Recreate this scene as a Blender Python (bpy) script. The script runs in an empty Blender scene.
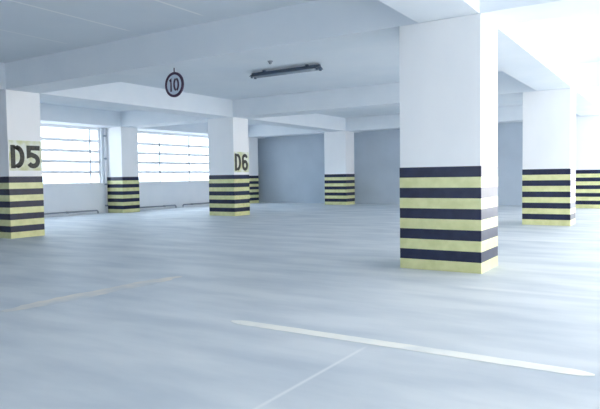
import bpy, bmesh, math, random
from mathutils import Vector, Matrix
random.seed(7)
S = bpy.context.scene
COL = S.collection

# ---------------------------------------------------------------- camera
F_PX, YAW, PITCH, ROLL, CAM_H = 591.477, 0.56753, -0.04625, 0.01492, 1.15195
fwd_h = Vector((-math.sin(YAW), math.cos(YAW), 0))
right = Vector((math.cos(YAW), math.sin(YAW), 0))
up = Vector((0, 0, 1))
fwd = fwd_h * math.cos(PITCH) + up * math.sin(PITCH)
upc = -fwd_h * math.sin(PITCH) + up * math.cos(PITCH)
r2 = right * math.cos(ROLL) - upc * math.sin(ROLL)
u2 = right * math.sin(ROLL) + upc * math.cos(ROLL)
cam_d = bpy.data.cameras.new('camera'); cam = bpy.data.objects.new('camera', cam_d); COL.objects.link(cam)
cam_d.sensor_width = 36.0; cam_d.lens = F_PX / 600 * 36.0
cam_d.clip_start = 0.05; cam_d.clip_end = 500
M = Matrix((r2, u2, -fwd)).transposed().to_4x4(); M.translation = Vector((0, 0, CAM_H))
cam.matrix_world = M
S.camera = cam

# ---------------------------------------------------------------- world, sun, exposure
SKY_SUN, SKY_AWAY, SKY_STR = (0.98, 0.90, 0.82), (0.86, 1.01, 1.15), 3.1
w = bpy.data.worlds.new('overcast_sky'); S.world = w; w.use_nodes = True
bg = w.node_tree.nodes['Background']
bg.inputs['Strength'].default_value = SKY_STR
_n, _l = w.node_tree.nodes, w.node_tree.links          # thin cloud: whiter towards the sun (+x), bluer away from it
_tc = _n.new('ShaderNodeTexCoord'); _sx = _n.new('ShaderNodeSeparateXYZ'); _l.new(_tc.outputs['Generated'], _sx.inputs[0])
_mr = _n.new('ShaderNodeMapRange'); _mr.inputs['From Min'].default_value = -.7; _mr.inputs['From Max'].default_value = .7
_l.new(_sx.outputs['X'], _mr.inputs['Value'])
_mx = _n.new('ShaderNodeMix'); _mx.data_type = 'RGBA'; _l.new(_mr.outputs[0], _mx.inputs['Factor'])
_mx.inputs['A'].default_value = (*SKY_AWAY, 1); _mx.inputs['B'].default_value = (*SKY_SUN, 1); _l.new(_mx.outputs['Result'], bg.inputs['Color'])
sun_d = bpy.data.lights.new('sun', 'SUN'); sun = bpy.data.objects.new('sun', sun_d); COL.objects.link(sun)
sun_d.energy = 5.0; sun_d.angle = math.radians(3); sun_d.color = (1.0, 0.90, 0.81)
# shines from the open right-hand side, high, so that it strikes the apron added outside
sd = Vector((-0.75, 0.18, -1.0)).normalized()
sun.rotation_euler = sd.to_track_quat('-Z', 'Y').to_euler()
sun.location = (30, -5, 30)
S.view_settings.view_transform = 'Standard'; S.view_settings.look = 'None'
S.view_settings.gamma = 1.0; S.view_settings.use_curve_mapping = False
S.view_settings.exposure = 1.17
S.cycles.max_bounces = 16; S.cycles.diffuse_bounces = 10; S.cycles.use_denoising = True
S.cycles.sample_clamp_indirect = 20

# ---------------------------------------------------------------- dimensions (u runs to the left, v away)
HS, HC, BAND = 2.983, 3.497, 1.25
U0, U1, U2 = 1.902, 11.278, 16.221
V0, V1, V2 = 6.870, 14.013, 21.182
WU, WV, BW = 1.0, 0.746, 0.75
WALL_U, WALL_V, OPEN_U, REAR_V = 17.05, 22.5, -5.2, -8.0

# ---------------------------------------------------------------- materials
def mat(name, base, rough=0.6, spec=0.4, metal=0.0):
    m = bpy.data.materials.new(name); m.use_nodes = True
    b = m.node_tree.nodes['Principled BSDF']
    b.inputs['Base Color'].default_value = (*base, 1); b.inputs['Roughness'].default_value = rough
    b.inputs['Specular IOR Level'].default_value = spec; b.inputs['Metallic'].default_value = metal
    return m
def noise_mix(m, ca, cb, scale, vec_scale=(1, 1, 1), detail=4, lo=0.35, hi=0.65, bump=0.0, bscale=60):
    nt = m.node_tree; N = nt.nodes; L = nt.links; b = N['Principled BSDF']
    geo = N.new('ShaderNodeNewGeometry')
    mp = N.new('ShaderNodeMapping'); mp.inputs['Scale'].default_value = vec_scale
    L.new(geo.outputs['Position'], mp.inputs['Vector'])
    n = N.new('ShaderNodeTexNoise'); n.inputs['Scale'].default_value = scale; n.inputs['Detail'].default_value = detail
    L.new(mp.outputs[0], n.inputs['Vector'])
    r = N.new('ShaderNodeValToRGB'); r.color_ramp.elements[0].position = lo; r.color_ramp.elements[1].position = hi
    r.color_ramp.elements[0].color = (*ca, 1); r.color_ramp.elements[1].color = (*cb, 1)
    L.new(n.outputs['Fac'], r.inputs['Fac']); L.new(r.outputs['Color'], b.inputs['Base Color'])
    if bump:
        n2 = N.new('ShaderNodeTexNoise'); n2.inputs['Scale'].default_value = bscale
        L.new(geo.outputs['Position'], n2.inputs['Vector'])
        bp = N.new('ShaderNodeBump'); bp.inputs['Strength'].default_value = bump; bp.inputs['Distance'].default_value = 0.01
        L.new(n2.outputs['Fac'], bp.inputs['Height']); L.new(bp.outputs['Normal'], b.inputs['Normal'])
    return m, r, geo
PAINT = noise_mix(mat('white_wall_paint', (.8, .82, .84), .65, .3), (.73, .785, .84), (.77, .815, .86), 1.3, bump=.08)[0]
PAINT_COL = noise_mix(mat('white_column_paint', (.8, .82, .84), .35, .45), (.82, .84, .86), (.85, .865, .88), 2.2, (1, 1, .5), bump=.05)[0]
CEIL, cr, cgeo = noise_mix(mat('ceiling_paint', (.8, .82, .84), .7, .3), (.73, .785, .84), (.77, .815, .86), .9, bump=.08)
def line_mask(nt, comp, centre, half, soft):
    """1 inside a strip |coord-centre|<half, fading over soft"""
    N, L = nt.nodes, nt.links
    s = N.new('ShaderNodeMath'); s.operation = 'SUBTRACT'; L.new(comp, s.inputs[0]); s.inputs[1].default_value = centre
    a = N.new('ShaderNodeMath'); a.operation = 'ABSOLUTE'; L.new(s.outputs[0], a.inputs[0])
    r = N.new('ShaderNodeMapRange'); r.inputs['From Min'].default_value = half; r.inputs['From Max'].default_value = half + soft
    r.inputs['To Min'].default_value = 1; r.inputs['To Max'].default_value = 0
    L.new(a.outputs[0], r.inputs['Value']); return r.outputs[0]
def add_lines(m, ramp, geo, lines, colour):
    """lines: (axis 'X'/'Y', centre, half, soft, strength, other-axis min, other-axis max)"""
    nt = m.node_tree; N, L = nt.nodes, nt.links
    sep = N.new('ShaderNodeSeparateXYZ'); L.new(geo.outputs['Position'], sep.inputs[0])
    tot = None
    for ax, c, h, s, k, lo, hi in lines:
        o = line_mask(nt, sep.outputs[ax], c, h, s)
        q = line_mask(nt, sep.outputs['Y' if ax == 'X' else 'X'], (lo + hi) / 2, (hi - lo) / 2 - .15, .15)
        mu = N.new('ShaderNodeMath'); mu.operation = 'MULTIPLY'; L.new(o, mu.inputs[0]); L.new(q, mu.inputs[1])
        mk = N.new('ShaderNodeMath'); mk.operation = 'MULTIPLY'; L.new(mu.outputs[0], mk.inputs[0]); mk.inputs[1].default_value = k
        if tot is None: tot = mk.outputs[0]
        else:
            ad = N.new('ShaderNodeMath'); ad.operation = 'MAXIMUM'; L.new(tot, ad.inputs[0]); L.new(mk.outputs[0], ad.inputs[1]); tot = ad.outputs[0]
    mx = N.new('ShaderNodeMix'); mx.data_type = 'RGBA'; L.new(tot, mx.inputs['Factor'])
    L.new(ramp.outputs['Color'], mx.inputs['A']); mx.inputs['B'].default_value = (*colour, 1)
    L.new(mx.outputs['Result'], N['Principled BSDF'].inputs['Base Color'])
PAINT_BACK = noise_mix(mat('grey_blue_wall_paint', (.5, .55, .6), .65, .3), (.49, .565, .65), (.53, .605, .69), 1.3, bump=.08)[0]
add_lines(CEIL, cr, cgeo, [('X', -5.79, .012, .02, .9, -2, 6.6), ('X', -7.32, .012, .02, .9, -2, 6.6),
                           ('X', -8.85, .012, .02, .5, -2, 6.6), ('X', -4.27, .012, .02, .4, -2, 6.6)], (.95, .96, .97))
# floor: power-floated concrete, streaked along the rows
FLOOR = mat('floor_concrete', (.6, .65, .7), .42, .45)
_, fr, fg = noise_mix(FLOOR, (.51, .565, .62), (.68, .72, .75), 1.6, (.45, 1.5, 1), 12, .32, .62)
def floor_detail():
    nt = FLOOR.node_tree; N, L = nt.nodes, nt.links
    mp = N.new('ShaderNodeMapping'); mp.inputs['Scale'].default_value = (.5, 2.2, 1); mp.inputs['Rotation'].default_value = (0, 0, .12)
    L.new(fg.outputs['Position'], mp.inputs['Vector'])
    n = N.new('ShaderNodeTexNoise'); n.inputs['Scale'].default_value = 1.1; n.inputs['Detail'].default_value = 8; n.inputs['Distortion'].default_value = .8
    L.new(mp.outputs[0], n.inputs['Vector'])
    r = N.new('ShaderNodeMapRange'); r.inputs['From Min'].default_value = .3; r.inputs['From Max'].default_value = .7
    r.inputs['To Min'].default_value = .46; r.inputs['To Max'].default_value = .60
    L.new(n.outputs['Fac'], r.inputs['Value']); L.new(r.outputs[0], N['Principled BSDF'].inputs['Roughness'])
    bp = N.new('ShaderNodeBump'); bp.inputs['Strength'].default_value = .12; bp.inputs['Distance'].default_value = .01
    n2 = N.new('ShaderNodeTexNoise'); n2.inputs['Scale'].default_value = 5; n2.inputs['Detail'].default_value = 10
    L.new(fg.outputs['Position'], n2.inputs['Vector']); L.new(n2.outputs['Fac'], bp.inputs['Height'])
    L.new(bp.outputs['Normal'], N['Principled BSDF'].inputs['Normal'])
floor_detail()
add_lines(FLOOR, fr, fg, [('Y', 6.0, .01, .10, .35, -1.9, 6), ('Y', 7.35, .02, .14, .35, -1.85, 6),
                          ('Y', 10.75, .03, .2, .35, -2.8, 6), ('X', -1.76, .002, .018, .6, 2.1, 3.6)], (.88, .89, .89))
DARK = noise_mix(mat('dark_band_paint', (.02, .025, .05), .32, .32), (.008, .014, .045), (.014, .022, .060), 9)[0]
YEL = noise_mix(mat('pale_yellow_band_paint', (.6, .6, .3), .28, .55), (.60, .62, .30), (.70, .71, .38), 7)[0]
BLACK_TXT = noise_mix(mat('black_stencil_paint', (.03, .03, .03), .5, .4), (.025, .03, .03), (.06, .065, .05), 25)[0]
PATCH = noise_mix(mat('worn_yellow_patch', (.6, .6, .3), .5, .4), (.60, .63, .36), (.78, .82, .76), 6)[0]
LINE = noise_mix(mat('white_road_paint', (.85, .85, .8), .5, .4), (.80, .80, .74), (.93, .93, .90), 4)[0]
METAL = mat('grey_painted_metal', (.30, .34, .40), .4, .5)
PIPE = mat('dark_grey_pipe', (.24, .29, .35), .4, .5)
FRAME = mat('pale_window_frame', (.70, .71, .74), .4, .5)
SIGN_RIM = mat('dark_maroon_sign_paint', (.055, .022, .06), .4, .5)
SIGN_FACE = mat('sign_face_paint', (.62, .70, .80), .5, .4)
LAMP_BACKLIT = mat('lamp_housing_enamel', (.10, .14, .20), .4, .5)  # dark tone carries the backlit shade of the fitting
LAMP_TUBE = mat('unlit_tube_glass', (.40, .46, .52), .2, .5)
APRON = noise_mix(mat('outside_concrete', (.6, .6, .6), .8, .2), (.55, .57, .58), (.64, .65, .66), .8)[0]
SLAT = mat('translucent_glazing_bar', (.75, .77, .80), .5, .3)
def _slat():
    nt = SLAT.node_tree; N, L = nt.nodes, nt.links
    tr = N.new('ShaderNodeBsdfTranslucent'); tr.inputs['Color'].default_value = (.85, .86, .88, 1)
    mx = N.new('ShaderNodeMixShader'); mx.inputs[0].default_value = .24
    L.new(N['Principled BSDF'].outputs[0], mx.inputs[1]); L.new(tr.outputs[0], mx.inputs[2]); L.new(mx.outputs[0], N['Material Output'].inputs['Surface'])
_slat()
GLASS = bpy.data.materials.new('window_glass'); GLASS.use_nodes = True
def _glass():
    nt = GLASS.node_tree; N, L = nt.nodes, nt.links; N.remove(N['Principled BSDF'])
    tr = N.new('ShaderNodeBsdfTransparent'); gl = N.new('ShaderNodeBsdfGlossy'); gl.inputs['Roughness'].default_value = .05
    tr.inputs['Color'].default_value = (.86, .87, .88, 1)
    mx = N.new('ShaderNodeMixShader'); mx.inputs[0].default_value = .06
    L.new(tr.outputs[0], mx.inputs[1]); L.new(gl.outputs[0], mx.inputs[2]); L.new(mx.outputs[0], N['Material Output'].inputs['Surface'])
_glass()
WORN = noise_mix(mat('worn_yellow_road_paint', (.62, .6, .57), .55, .3), (.60, .64, .67), (.80, .76, .70), 2.2, detail=8, lo=.38, hi=.60)[0]
LINE_OLD = noise_mix(mat('white_road_paint_scuffed', (.85, .85, .8), .5, .4), (.76, .79, .80), (.93, .92, .86), 2.5, detail=8, lo=.25, hi=.5)[0]

# ---------------------------------------------------------------- mesh helpers
def box(bm, u0, u1, v0, v1, z0, z1, mi=0):
    """box in plan coordinates (u to the left = -x, v away = y)"""
    x0, x1 = -u1, -u0
    vs = [bm.verts.new(c) for c in ((x0, v0, z0), (x1, v0, z0), (x1, v1, z0), (x0, v1, z0), (x0, v0, z1), (x1, v0, z1), (x1, v1, z1), (x0, v1, z1))]
    for q in ((3, 2, 1, 0), (4, 5, 6, 7), (0, 1, 5, 4), (1, 2, 6, 5), (2, 3, 7, 6), (3, 0, 4, 7)):
        f = bm.faces.new([vs[i] for i in q]); f.material_index = mi
def tube(bm, pts, r, seg=12):
    """round tube along a polyline, with mitred rings and caps"""
    pts = [Vector(p) for p in pts]; rings = []
    for i, p in enumerate(pts):
        d = (pts[min(i + 1, len(pts) - 1)] - pts[max(i - 1, 0)]).normalized()
        a = d.cross(Vector((0, 0, 1)));
        if a.length < 1e-3: a = d.cross(Vector((0, 1, 0)))
        a.normalize(); b = d.cross(a).normalized()
        rings.append([bm.verts.new(p + (a * math.cos(t) + b * math.sin(t)) * r) for t in (2 * math.pi * k / seg for k in range(seg))])
    for A, B in zip(rings, rings[1:]):
        for k in range(seg): f = bm.faces.new((A[k], A[(k + 1) % seg], B[(k + 1) % seg], B[k])); f.smooth = True
    bm.faces.new(rings[0][::-1]); bm.faces.new(rings[-1])
def obj(name, bm, mats, parent=None, bevel=0):
    bmesh.ops.recalc_face_normals(bm, faces=bm.faces)
    me = bpy.data.meshes.new(name); bm.to_mesh(me); bm.free()
    for m in (mats if isinstance(mats, (list, tuple)) else [mats]): me.materials.append(m)
    o = bpy.data.objects.new(name, me); COL.objects.link(o)
    if parent is not None: o.parent = parent
    if bevel:
        b = o.modifiers.new('edge', 'BEVEL'); b.width = bevel; b.segments = 2; b.limit_method = 'ANGLE'
    return o
def struct(name, bm, mats, parent=None, bevel=0):
    o = obj(name, bm, mats, parent, bevel)
    if parent is None: o['kind'] = 'structure'
    return o
def thing(name, label, cat, loc, group=None):
    o = bpy.data.objects.new(name, None); COL.objects.link(o); o.location = loc; o.empty_display_size = .2
    o['kind'] = 'thing'
    o['label'] = label; o['category'] = cat
    if group: o['group'] = group
    return o
def tag(o, label, cat, group=None):
    o['kind'] = 'thing'
    o['label'] = label; o['category'] = cat
    if group: o['group'] = group
def stroke(bm, pts, wdt, plane, off, thick):
    """flat letter stroke of width wdt along pts (a,z); plane maps (a, depth, z) to a point"""
    P = [Vector((a, z)) for a, z in pts]; L_, R_ = [], []
    for i, p in enumerate(P):
        d0 = (P[i] - P[i - 1]).normalized() if i else None
        d1 = (P[i + 1] - P[i]).normalized() if i < len(P) - 1 else None
        d = ((d0 or d1) + (d1 or d0)).normalized(); nrm = Vector((-d.y, d.x))
        ref = d1 or d0; k = min(1 / max(abs(d.dot(ref)), .5), 1.6)
        L_.append(p + nrm * wdt / 2 * k); R_.append(p - nrm * wdt / 2 * k)
    rows = []
    for l, r in zip(L_, R_):
        rows.append([bm.verts.new(plane(l.x + off[0], 0, l.y + off[1])), bm.verts.new(plane(r.x + off[0], 0, r.y + off[1])),
                     bm.verts.new(plane(r.x + off[0], thick, r.y + off[1])), bm.verts.new(plane(l.x + off[0], thick, l.y + off[1]))])
    for A, B in zip(rows, rows[1:]):
        for k in range(4): bm.faces.new((A[k], A[(k + 1) % 4], B[(k + 1) % 4], B[k]))
    bm.faces.new(rows[0]); bm.faces.new(rows[-1][::-1])
def arc(cx, cz, rx, rz, a0, a1, n=14):
    return [(cx + rx * math.cos(math.radians(a0 + (a1 - a0) * i / n)), cz + rz * math.sin(math.radians(a0 + (a1 - a0) * i / n))) for i in range(n + 1)]
def glyph(ch, w_, h, s):
    """strokes of a stencil character in a box w_ x h, stroke width s"""
    i = s / 2; w2, h2 = w_ - i, h - i
    if ch == 'D':
        return [[(i, 0), (i, h)], [(i + s * 1.12, h2)] + arc(w_ * .42, h * .5, w2 - w_ * .42, h2 - h * .5, 90, -90) + [(i + s * 1.12, i)]]
    if ch == '5':
        return [[(w_, h2), (i, h2), (i, h * .56), (w_ * .35, h * .60)] + arc(w_ * .48, h * .33, w2 - w_ * .48, h * .33 - i, 75, -150)]
    if ch == '6':
        return [arc(w_ * .5, h * .32, w2 - w_ * .5, h * .32 - i, -180, 180, 22), [(i, h * .32), (i, h * .68)] + arc(w_ * .5, h * .70, w2 - w_ * .5, h * .30 - i, 180, 20)]
    if ch == '1':
        return [[(w_ * .15, h * .78), (w_ * .5, h2 * .97), (w_ * .5, 0)]]
    if ch == '0':
        return [arc(w_ * .5, h * .5, w2 - w_ * .5, h2 - h * .5, 100, 262, 14), arc(w_ * .5, h * .5, w2 - w_ * .5, h2 - h * .5, 82, -82, 14)]

# ---------------------------------------------------------------- structure
bm = bmesh.new(); box(bm, OPEN_U, WALL_U + .2, REAR_V, WALL_V + .2, -.3, 0); struct('floor', bm, FLOOR)
bm = bmesh.new(); box(bm, OPEN_U - .2, WALL_U + .2, REAR_V - .2, WALL_V + .2, HC, HC + .25); struct('ceiling', bm, CEIL)
bm = bmesh.new(); box(bm, OPEN_U - 60, OPEN_U, -60, 80, -.35, -.05); box(bm, WALL_U + .2, WALL_U + 60, -60, 80, -.35, -.05)
struct('ground', bm, APRON)  # unseen apron, assumed and added to bounce sunlight up onto ceiling and soffits
# left window wall: strip below, strip above, piers at the columns
SILL, HEAD = 1.02, 3.02
WINS = [(7.75, 13.84), (14.86, 21.1)]
bm = bmesh.new()
box(bm, WALL_U, WALL_U + .2, REAR_V, WALL_V + .2, 0, SILL); box(bm, WALL_U, WALL_U + .2, REAR_V, WALL_V + .2, HEAD, HC)
edges = [REAR_V, 7.75, 13.84, 14.86, 21.1, WALL_V + .2]
for a, b in zip(edges[::2], edges[1::2]): box(bm, WALL_U, WALL_U + .2, a, b, SILL, HEAD)
struct('wall_left', bm, PAINT)
bm = bmesh.new(); box(bm, 1.2, WALL_U, WALL_V, WALL_V + .2, 0, HC); box(bm, OPEN_U, 1.2, WALL_V, WALL_V + .2, 0, .08); struct('wall_back', bm, PAINT_BACK)  # unseen right end left open so column sides reflect bright sky
# unseen sides behind and right of the camera: assumed openings, added to let daylight in
bm = bmesh.new()
for a, b, c, d in ((OPEN_U - .2, 2.7, 0, HC), (8.6, WALL_U, 0, HC), (2.7, 8.6, 0, .9), (2.7, 8.6, 2.3, HC)): box(bm, a, b, REAR_V - .2, REAR_V, c, d)
struct('wall_front', bm, PAINT)
bm = bmesh.new(); box(bm, OPEN_U - .2, OPEN_U, REAR_V, 2.0, 0, HC); box(bm, OPEN_U - .2, OPEN_U, 2.0, WALL_V + .2, 0, .08); struct('wall_right', bm, PAINT)
# beams: three long ones running away from the camera, short ones between them
n = 0
def beam(a, b, c, d):
    global n
    n += 1; bm = bmesh.new(); box(bm, a, b, c, d, HS, HC); struct('trim_%d' % n, bm, PAINT)
beam(U0 + .015, U0 + BW, REAR_V, WALL_V); beam(U1, U1 + BW, REAR_V, WALL_V); beam(U2, WALL_U, REAR_V, WALL_V)
for v in (V0, V1, V2, V0 - 7.14):
    beam(U1 + BW, U2, v, v + WV); beam(U0 + BW, U1, v, v + WV); beam(OPEN_U, U0 + .015, v, v + WV)

# ---------------------------------------------------------------- windows
def window(i, va, vb):
    bm = bmesh.new(); t = .05; uo = WALL_U + .08; ui = WALL_U + .14
    box(bm, uo, ui, va, vb, SILL, SILL + t); box(bm, uo, ui, va, vb, HEAD - .13, HEAD)
    box(bm, uo, ui, va, va + t, SILL + t, HEAD - .13); box(bm, uo, ui, vb - t, vb, SILL + t, HEAD - .13)
    w_ = struct('window_%d' % i, bm, SLAT)
    bm = bmesh.new(); box(bm, WALL_U - .03, WALL_U + .08, va + .01, vb - .01, SILL, SILL + .025); obj('window_sill', bm, PAINT_COL, w_)
    for k in range(1, 5):
        z = SILL + (2.82 - SILL) * k / 5 + .05
        bm = bmesh.new(); box(bm, uo + .005, ui - .005, va + t, vb - t, z - .05, z + .05); obj('glazing_bar', bm, SLAT, w_)
    vs = {1: [13.42, 10.1], 2: [16.68, 18.34, 20.0], 3: [2.3, 4.0, 5.6]}[i]
    for v in vs:
        bm = bmesh.new(); box(bm, uo - .008, ui - .03, v - .018, v + .018, SILL + t, HEAD - .13); obj('mullion', bm, METAL, w_)
    bm = bmesh.new(); box(bm, uo + .025, uo + .031, va + t, vb - t, SILL + t, HEAD - .13); obj('glass_pane', bm, GLASS, w_)
for i, (a, b) in enumerate(WINS): window(i + 1, a, b)

# ---------------------------------------------------------------- columns
def column(u, v, wu, label):
    """striped concrete column: painted shaft, ten-stripe band, origin at its foot"""
    t = thing('concrete_column', label, 'column', (-u - wu / 2, v + WV / 2, 0), 'striped concrete columns in a grid')
    hw, hv, e = wu / 2, WV / 2, .003
    bm = bmesh.new(); box(bm, -hw, hw, -hv, hv, 0, HS); obj('shaft', bm, PAINT_COL, t, .008)
    bm = bmesh.new(); p = BAND / 10
    for k in range(10):
        box(bm, -hw - e, hw + e, -hv - e, hv + e, .0005 + k * p if k == 0 else k * p, (k + 1) * p, 0 if k % 2 else 1)
    obj('striped_band', bm, [DARK, YEL], t)
    return t
def column_text(t, u, v, wu, text, patch_z, h, va, vb, sw):
    """a painted patch and stencilled characters on the right-hand (-u) face"""
    cx, cy = -u - wu / 2, v + WV / 2
    xf = -u - cx                                             # local x of the face
    if patch_z:
        bm = bmesh.new(); box(bm, -xf - .002, -xf + .01, v + .02 - cy, v + WV - .004 - cy, *patch_z)
        for f in bm.faces: pass
        obj('number_patch', bm, PATCH, t)
    step = (vb - va) / len(text); gw = step * .86
    for i, ch in enumerate(text):
        bm = bmesh.new()
        for st in glyph(ch, gw, h[1] - h[0], sw):
            stroke(bm, st, sw, lambda a, d, z: (xf + .003 + d, a, z), (va - cy + i * step, h[0]), .003)
        o = obj('stencil_letter' if ch.isalpha() else 'stencil_numeral', bm, BLACK_TXT, t)
A = column(U0, V0, WU, 'large white column in the foreground with wide black and yellow stripes')
B = column(U0 + .05, V1, WU, 'white striped column directly behind the large foreground column, to its right')
Cc = column(U0 - .08, V2, WU, 'farthest right striped column, cut off by the right edge of the photo')
D5 = column(U1, V0, WU, 'striped column marked D5 at the left edge')
D6 = column(U1, V1, WU, 'striped column marked D6 in the middle distance')
D7 = column(U1, V2, WU, 'unnumbered striped column standing before the far wall, seen between the D6 and foreground columns')
Fc = column(U2, V1, .82, 'striped column between the two left-hand windows')
G = column(U2, V2, .82, 'striped column mostly hidden behind the column marked D6')
column_text(D5, U1, V0, WU, 'D5', (1.37, 1.98), (1.415, 1.885), V0 + .05, V0 + .745, .098)
column_text(D6, U1, V1, WU, 'D6', (1.33, 1.95), (1.375, 1.895), V1 + .05, V1 + .74, .095)

# ---------------------------------------------------------------- round 10 sign under the beam
su, sv, sz, sr = 7.03, V0 + .35, 2.71, .206
t = thing('speed_sign', 'round speed limit sign reading 10 hanging under the ceiling beam', 'sign', (-su, sv, HS))
def disc(bm, r0, r1, y0, y1, seg=48):
    """flat ring (r0=0: full disc) lying in the x-z plane"""
    for (ra, rb) in ((r0, r1),):
        o1 = [bm.verts.new((rb * math.cos(a), y0, rb * math.sin(a) + sz - HS)) for a in (2 * math.pi * k / seg for k in range(seg))]
        o2 = [bm.verts.new((v.co.x, y1, v.co.z)) for v in o1]
        if ra == 0:
            bm.faces.new(o1); bm.faces.new(o2[::-1])
            for k in range(seg): bm.faces.new((o1[k], o1[(k + 1) % seg], o2[(k + 1) % seg], o2[k]))
        else:
            i1 = [bm.verts.new((ra * math.cos(a), y0, ra * math.sin(a) + sz - HS)) for a in (2 * math.pi * k / seg for k in range(seg))]
            i2 = [bm.verts.new((v.co.x, y1, v.co.z)) for v in i1]
            for k in range(seg):
                j = (k + 1) % seg
                bm.faces.new((o1[k], o1[j], i1[j], i1[k])); bm.faces.new((o2[j], o2[k], i2[k], i2[j]))
                bm.faces.new((o1[j], o1[k], o2[k], o2[j])); bm.faces.new((i1[k], i1[j], i2[j], i2[k]))
bm = bmesh.new(); disc(bm, 0, sr * .86, -.004, .006); obj('sign_face', bm, SIGN_FACE, t)
bm = bmesh.new(); disc(bm, sr * .80, sr, -.012, .010); obj('sign_rim', bm, SIGN_RIM, t)
for i, (ch, a0) in enumerate((('1', -.115), ('0', -.02))):
    bm = bmesh.new()
    for st in glyph(ch, .13 if ch == '0' else .085, .22, .036):
        stroke(bm, st, .036, lambda a, d, z: (a, -.005 - d, z), (a0, sz - HS - .11), .004)
    obj('sign_numeral', bm, SIGN_RIM, t)
bm = bmesh.new(); tube(bm, [(0, 0, sz - HS + sr - .02), (0, 0, 0)], .01); obj('hanger', bm, SIGN_RIM, t)

# ---------------------------------------------------------------- unlit batten light on the slab
lu, lv, ll = 7.10, 10.62, 1.74
t = thing('batten_light', 'unlit dark fluorescent batten light under the ceiling slab between beams', 'ceiling light', (-lu, lv, HC))
bm = bmesh.new()
prof = [(-.03, -.04), (.03, -.04), (.045, -.0), (-.045, -.0)]
box(bm, -ll / 2, ll / 2, -.035, .035, -.075, -.03); obj('housing', bm, LAMP_BACKLIT, t, .006)
bm = bmesh.new()                                            # winged reflector
sec = [(-.13, -.085), (-.12, -.09), (-.035, -.045), (.035, -.045), (.12, -.09), (.13, -.085), (.04, -.035), (-.04, -.035)]
A1 = [bm.verts.new((-ll / 2, y, z - .03)) for y, z in sec]; A2 = [bm.verts.new((ll / 2, y, z - .03)) for y, z in sec]
for k in range(len(sec)): j = (k + 1) % len(sec); bm.faces.new((A1[k], A1[j], A2[j], A2[k]))
bm.faces.new(A1[::-1]); bm.faces.new(A2); obj('reflector', bm, LAMP_BACKLIT, t)
for s in (-1, 1):
    bm = bmesh.new(); tube(bm, [(-ll / 2 + .05, s * .065, -.125), (ll / 2 - .05, s * .065, -.125)], .014); obj('tube_lamp', bm, LAMP_TUBE, t)
    for e in (-1, 1):
        bm = bmesh.new(); x = e * (ll / 2 - .03); box(bm, x - .02, x + .02, s * .065 - .02, s * .065 + .02, -.15, -.075); obj('lamp_holder', bm, LAMP_BACKLIT, t)
for e in (-1, 1):
    bm = bmesh.new(); box(bm, e * .55 - .03, e * .55 + .03, -.025, .025, -.03, 0); obj('mounting_bracket', bm, LAMP_BACKLIT, t)
# detector
t = thing('smoke_detector', 'small dark round detector on the ceiling in front of the batten light', 'detector', (-6.94, 9.85, HC))
bm = bmesh.new(); bmesh.ops.create_cone(bm, cap_ends=True, segments=24, radius1=.035, radius2=.06, depth=.035, matrix=Matrix.Translation((0, 0, -.0175))); obj('base', bm, METAL, t)
bm = bmesh.new(); bmesh.ops.create_cone(bm, cap_ends=True, segments=24, radius1=.02, radius2=.034, depth=.03, matrix=Matrix.Translation((0, 0, -.05))); obj('sensor', bm, PIPE, t)

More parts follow.
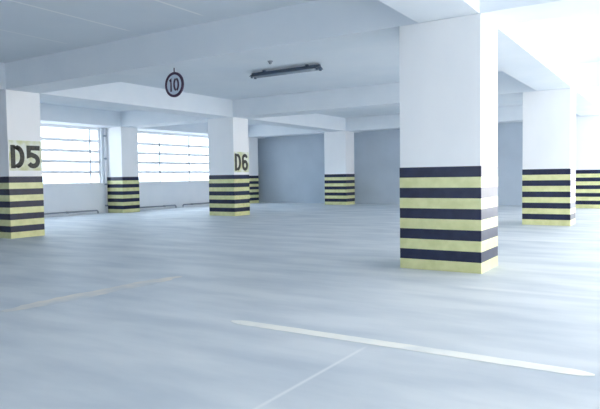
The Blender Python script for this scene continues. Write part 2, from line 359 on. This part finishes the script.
# ---------------------------------------------------------------- pipes along the window wall
def low_pipe(va, vb, label, drop_a, drop_b):
    t = thing('floor_pipe', label, 'pipe', (-(WALL_U - .075), (va + vb) / 2, 0), 'low pipes along the window wall')
    h, l = .10, (vb - va) / 2; pts = []
    if drop_a: pts += [(0, -l, 0), (0, -l, h - .05), (0, -l + .015, h - .02), (0, -l + .05, h)]
    else: pts += [(0, -l, h)]
    if drop_b: pts += [(0, l - .05, h), (0, l - .015, h - .02), (0, l, h - .05), (0, l, 0)]
    else: pts += [(0, l, h)]
    bm = bmesh.new(); tube(bm, pts, .026); obj('pipe_run', bm, PIPE, t)
    k = -l + .5
    while k < l - .2:
        bm = bmesh.new(); box(bm, -.075, .03, k - .015, k + .015, h - .034, h + .034); obj('wall_clip', bm, METAL, t); k += 1.3
low_pipe(7.9, 13.55, 'low dark pipe on the wall foot under the left window', False, True)
low_pipe(14.9, 17.35, 'low dark pipe right of the window column, under the right window', False, True)
low_pipe(17.75, 21.1, 'low dark pipe under the right window running behind column D6', True, False)
t = thing('downpipe', 'grey vertical drainpipe on the wall left of the column between windows', 'drainpipe', (-(WALL_U - .09), 13.93, 0))
bm = bmesh.new(); tube(bm, [(0, 0, 0), (0, 0, HS - .003)], .032, 16); obj('pipe_run', bm, FRAME, t)
for z in (.25, 1.0, 1.9, 2.7):
    bm = bmesh.new(); tube(bm, [(0, 0, z - .03), (0, 0, z + .03)], .04, 16); box(bm, 0.03, .09, -.015, .015, z - .015, z + .015); obj('pipe_clamp', bm, PIPE, t)

# ---------------------------------------------------------------- painted floor lines
def worn_strip(bm, p0, p1, half, jag, taper):
    """thin painted strip from p0 to p1 with ragged edges and feathered ends"""
    a, b = Vector(p0), Vector(p1); d = (b - a).normalized(); nr = Vector((-d.y, d.x)); L = (b - a).length; N = int(L / .06)
    rows = []
    for i in range(N + 1):
        s_ = i / N * L; k = min(1, .25 + min(s_, L - s_) / taper) * half; c = a + d * s_
        l = c + nr * (k + random.uniform(-jag, jag)); r = c - nr * (k + random.uniform(-jag, jag))
        rows.append([bm.verts.new((l.x, l.y, .0012)), bm.verts.new((r.x, r.y, .0012)), bm.verts.new((r.x, r.y, .003)), bm.verts.new((l.x, l.y, .003))])
    for A_, B_ in zip(rows, rows[1:]):
        for k in range(4): bm.faces.new((A_[k], A_[(k + 1) % 4], B_[(k + 1) % 4], B_[k]))
    bm.faces.new(rows[0]); bm.faces.new(rows[-1][::-1])
bm = bmesh.new(); worn_strip(bm, (-3.02, 3.68), (-.38, 3.69), .060, .003, .12)
tag(obj('painted_line', bm, LINE_OLD), 'long white painted line crossing the floor in front of the foreground column', 'floor marking')
bm = bmesh.new(); worn_strip(bm, (-5.02, 2.95), (-4.95, 5.1), .13, .02, .5)
tag(obj('painted_line', bm, WORN), 'faded yellowish painted line on the floor in front of column D5', 'floor marking')
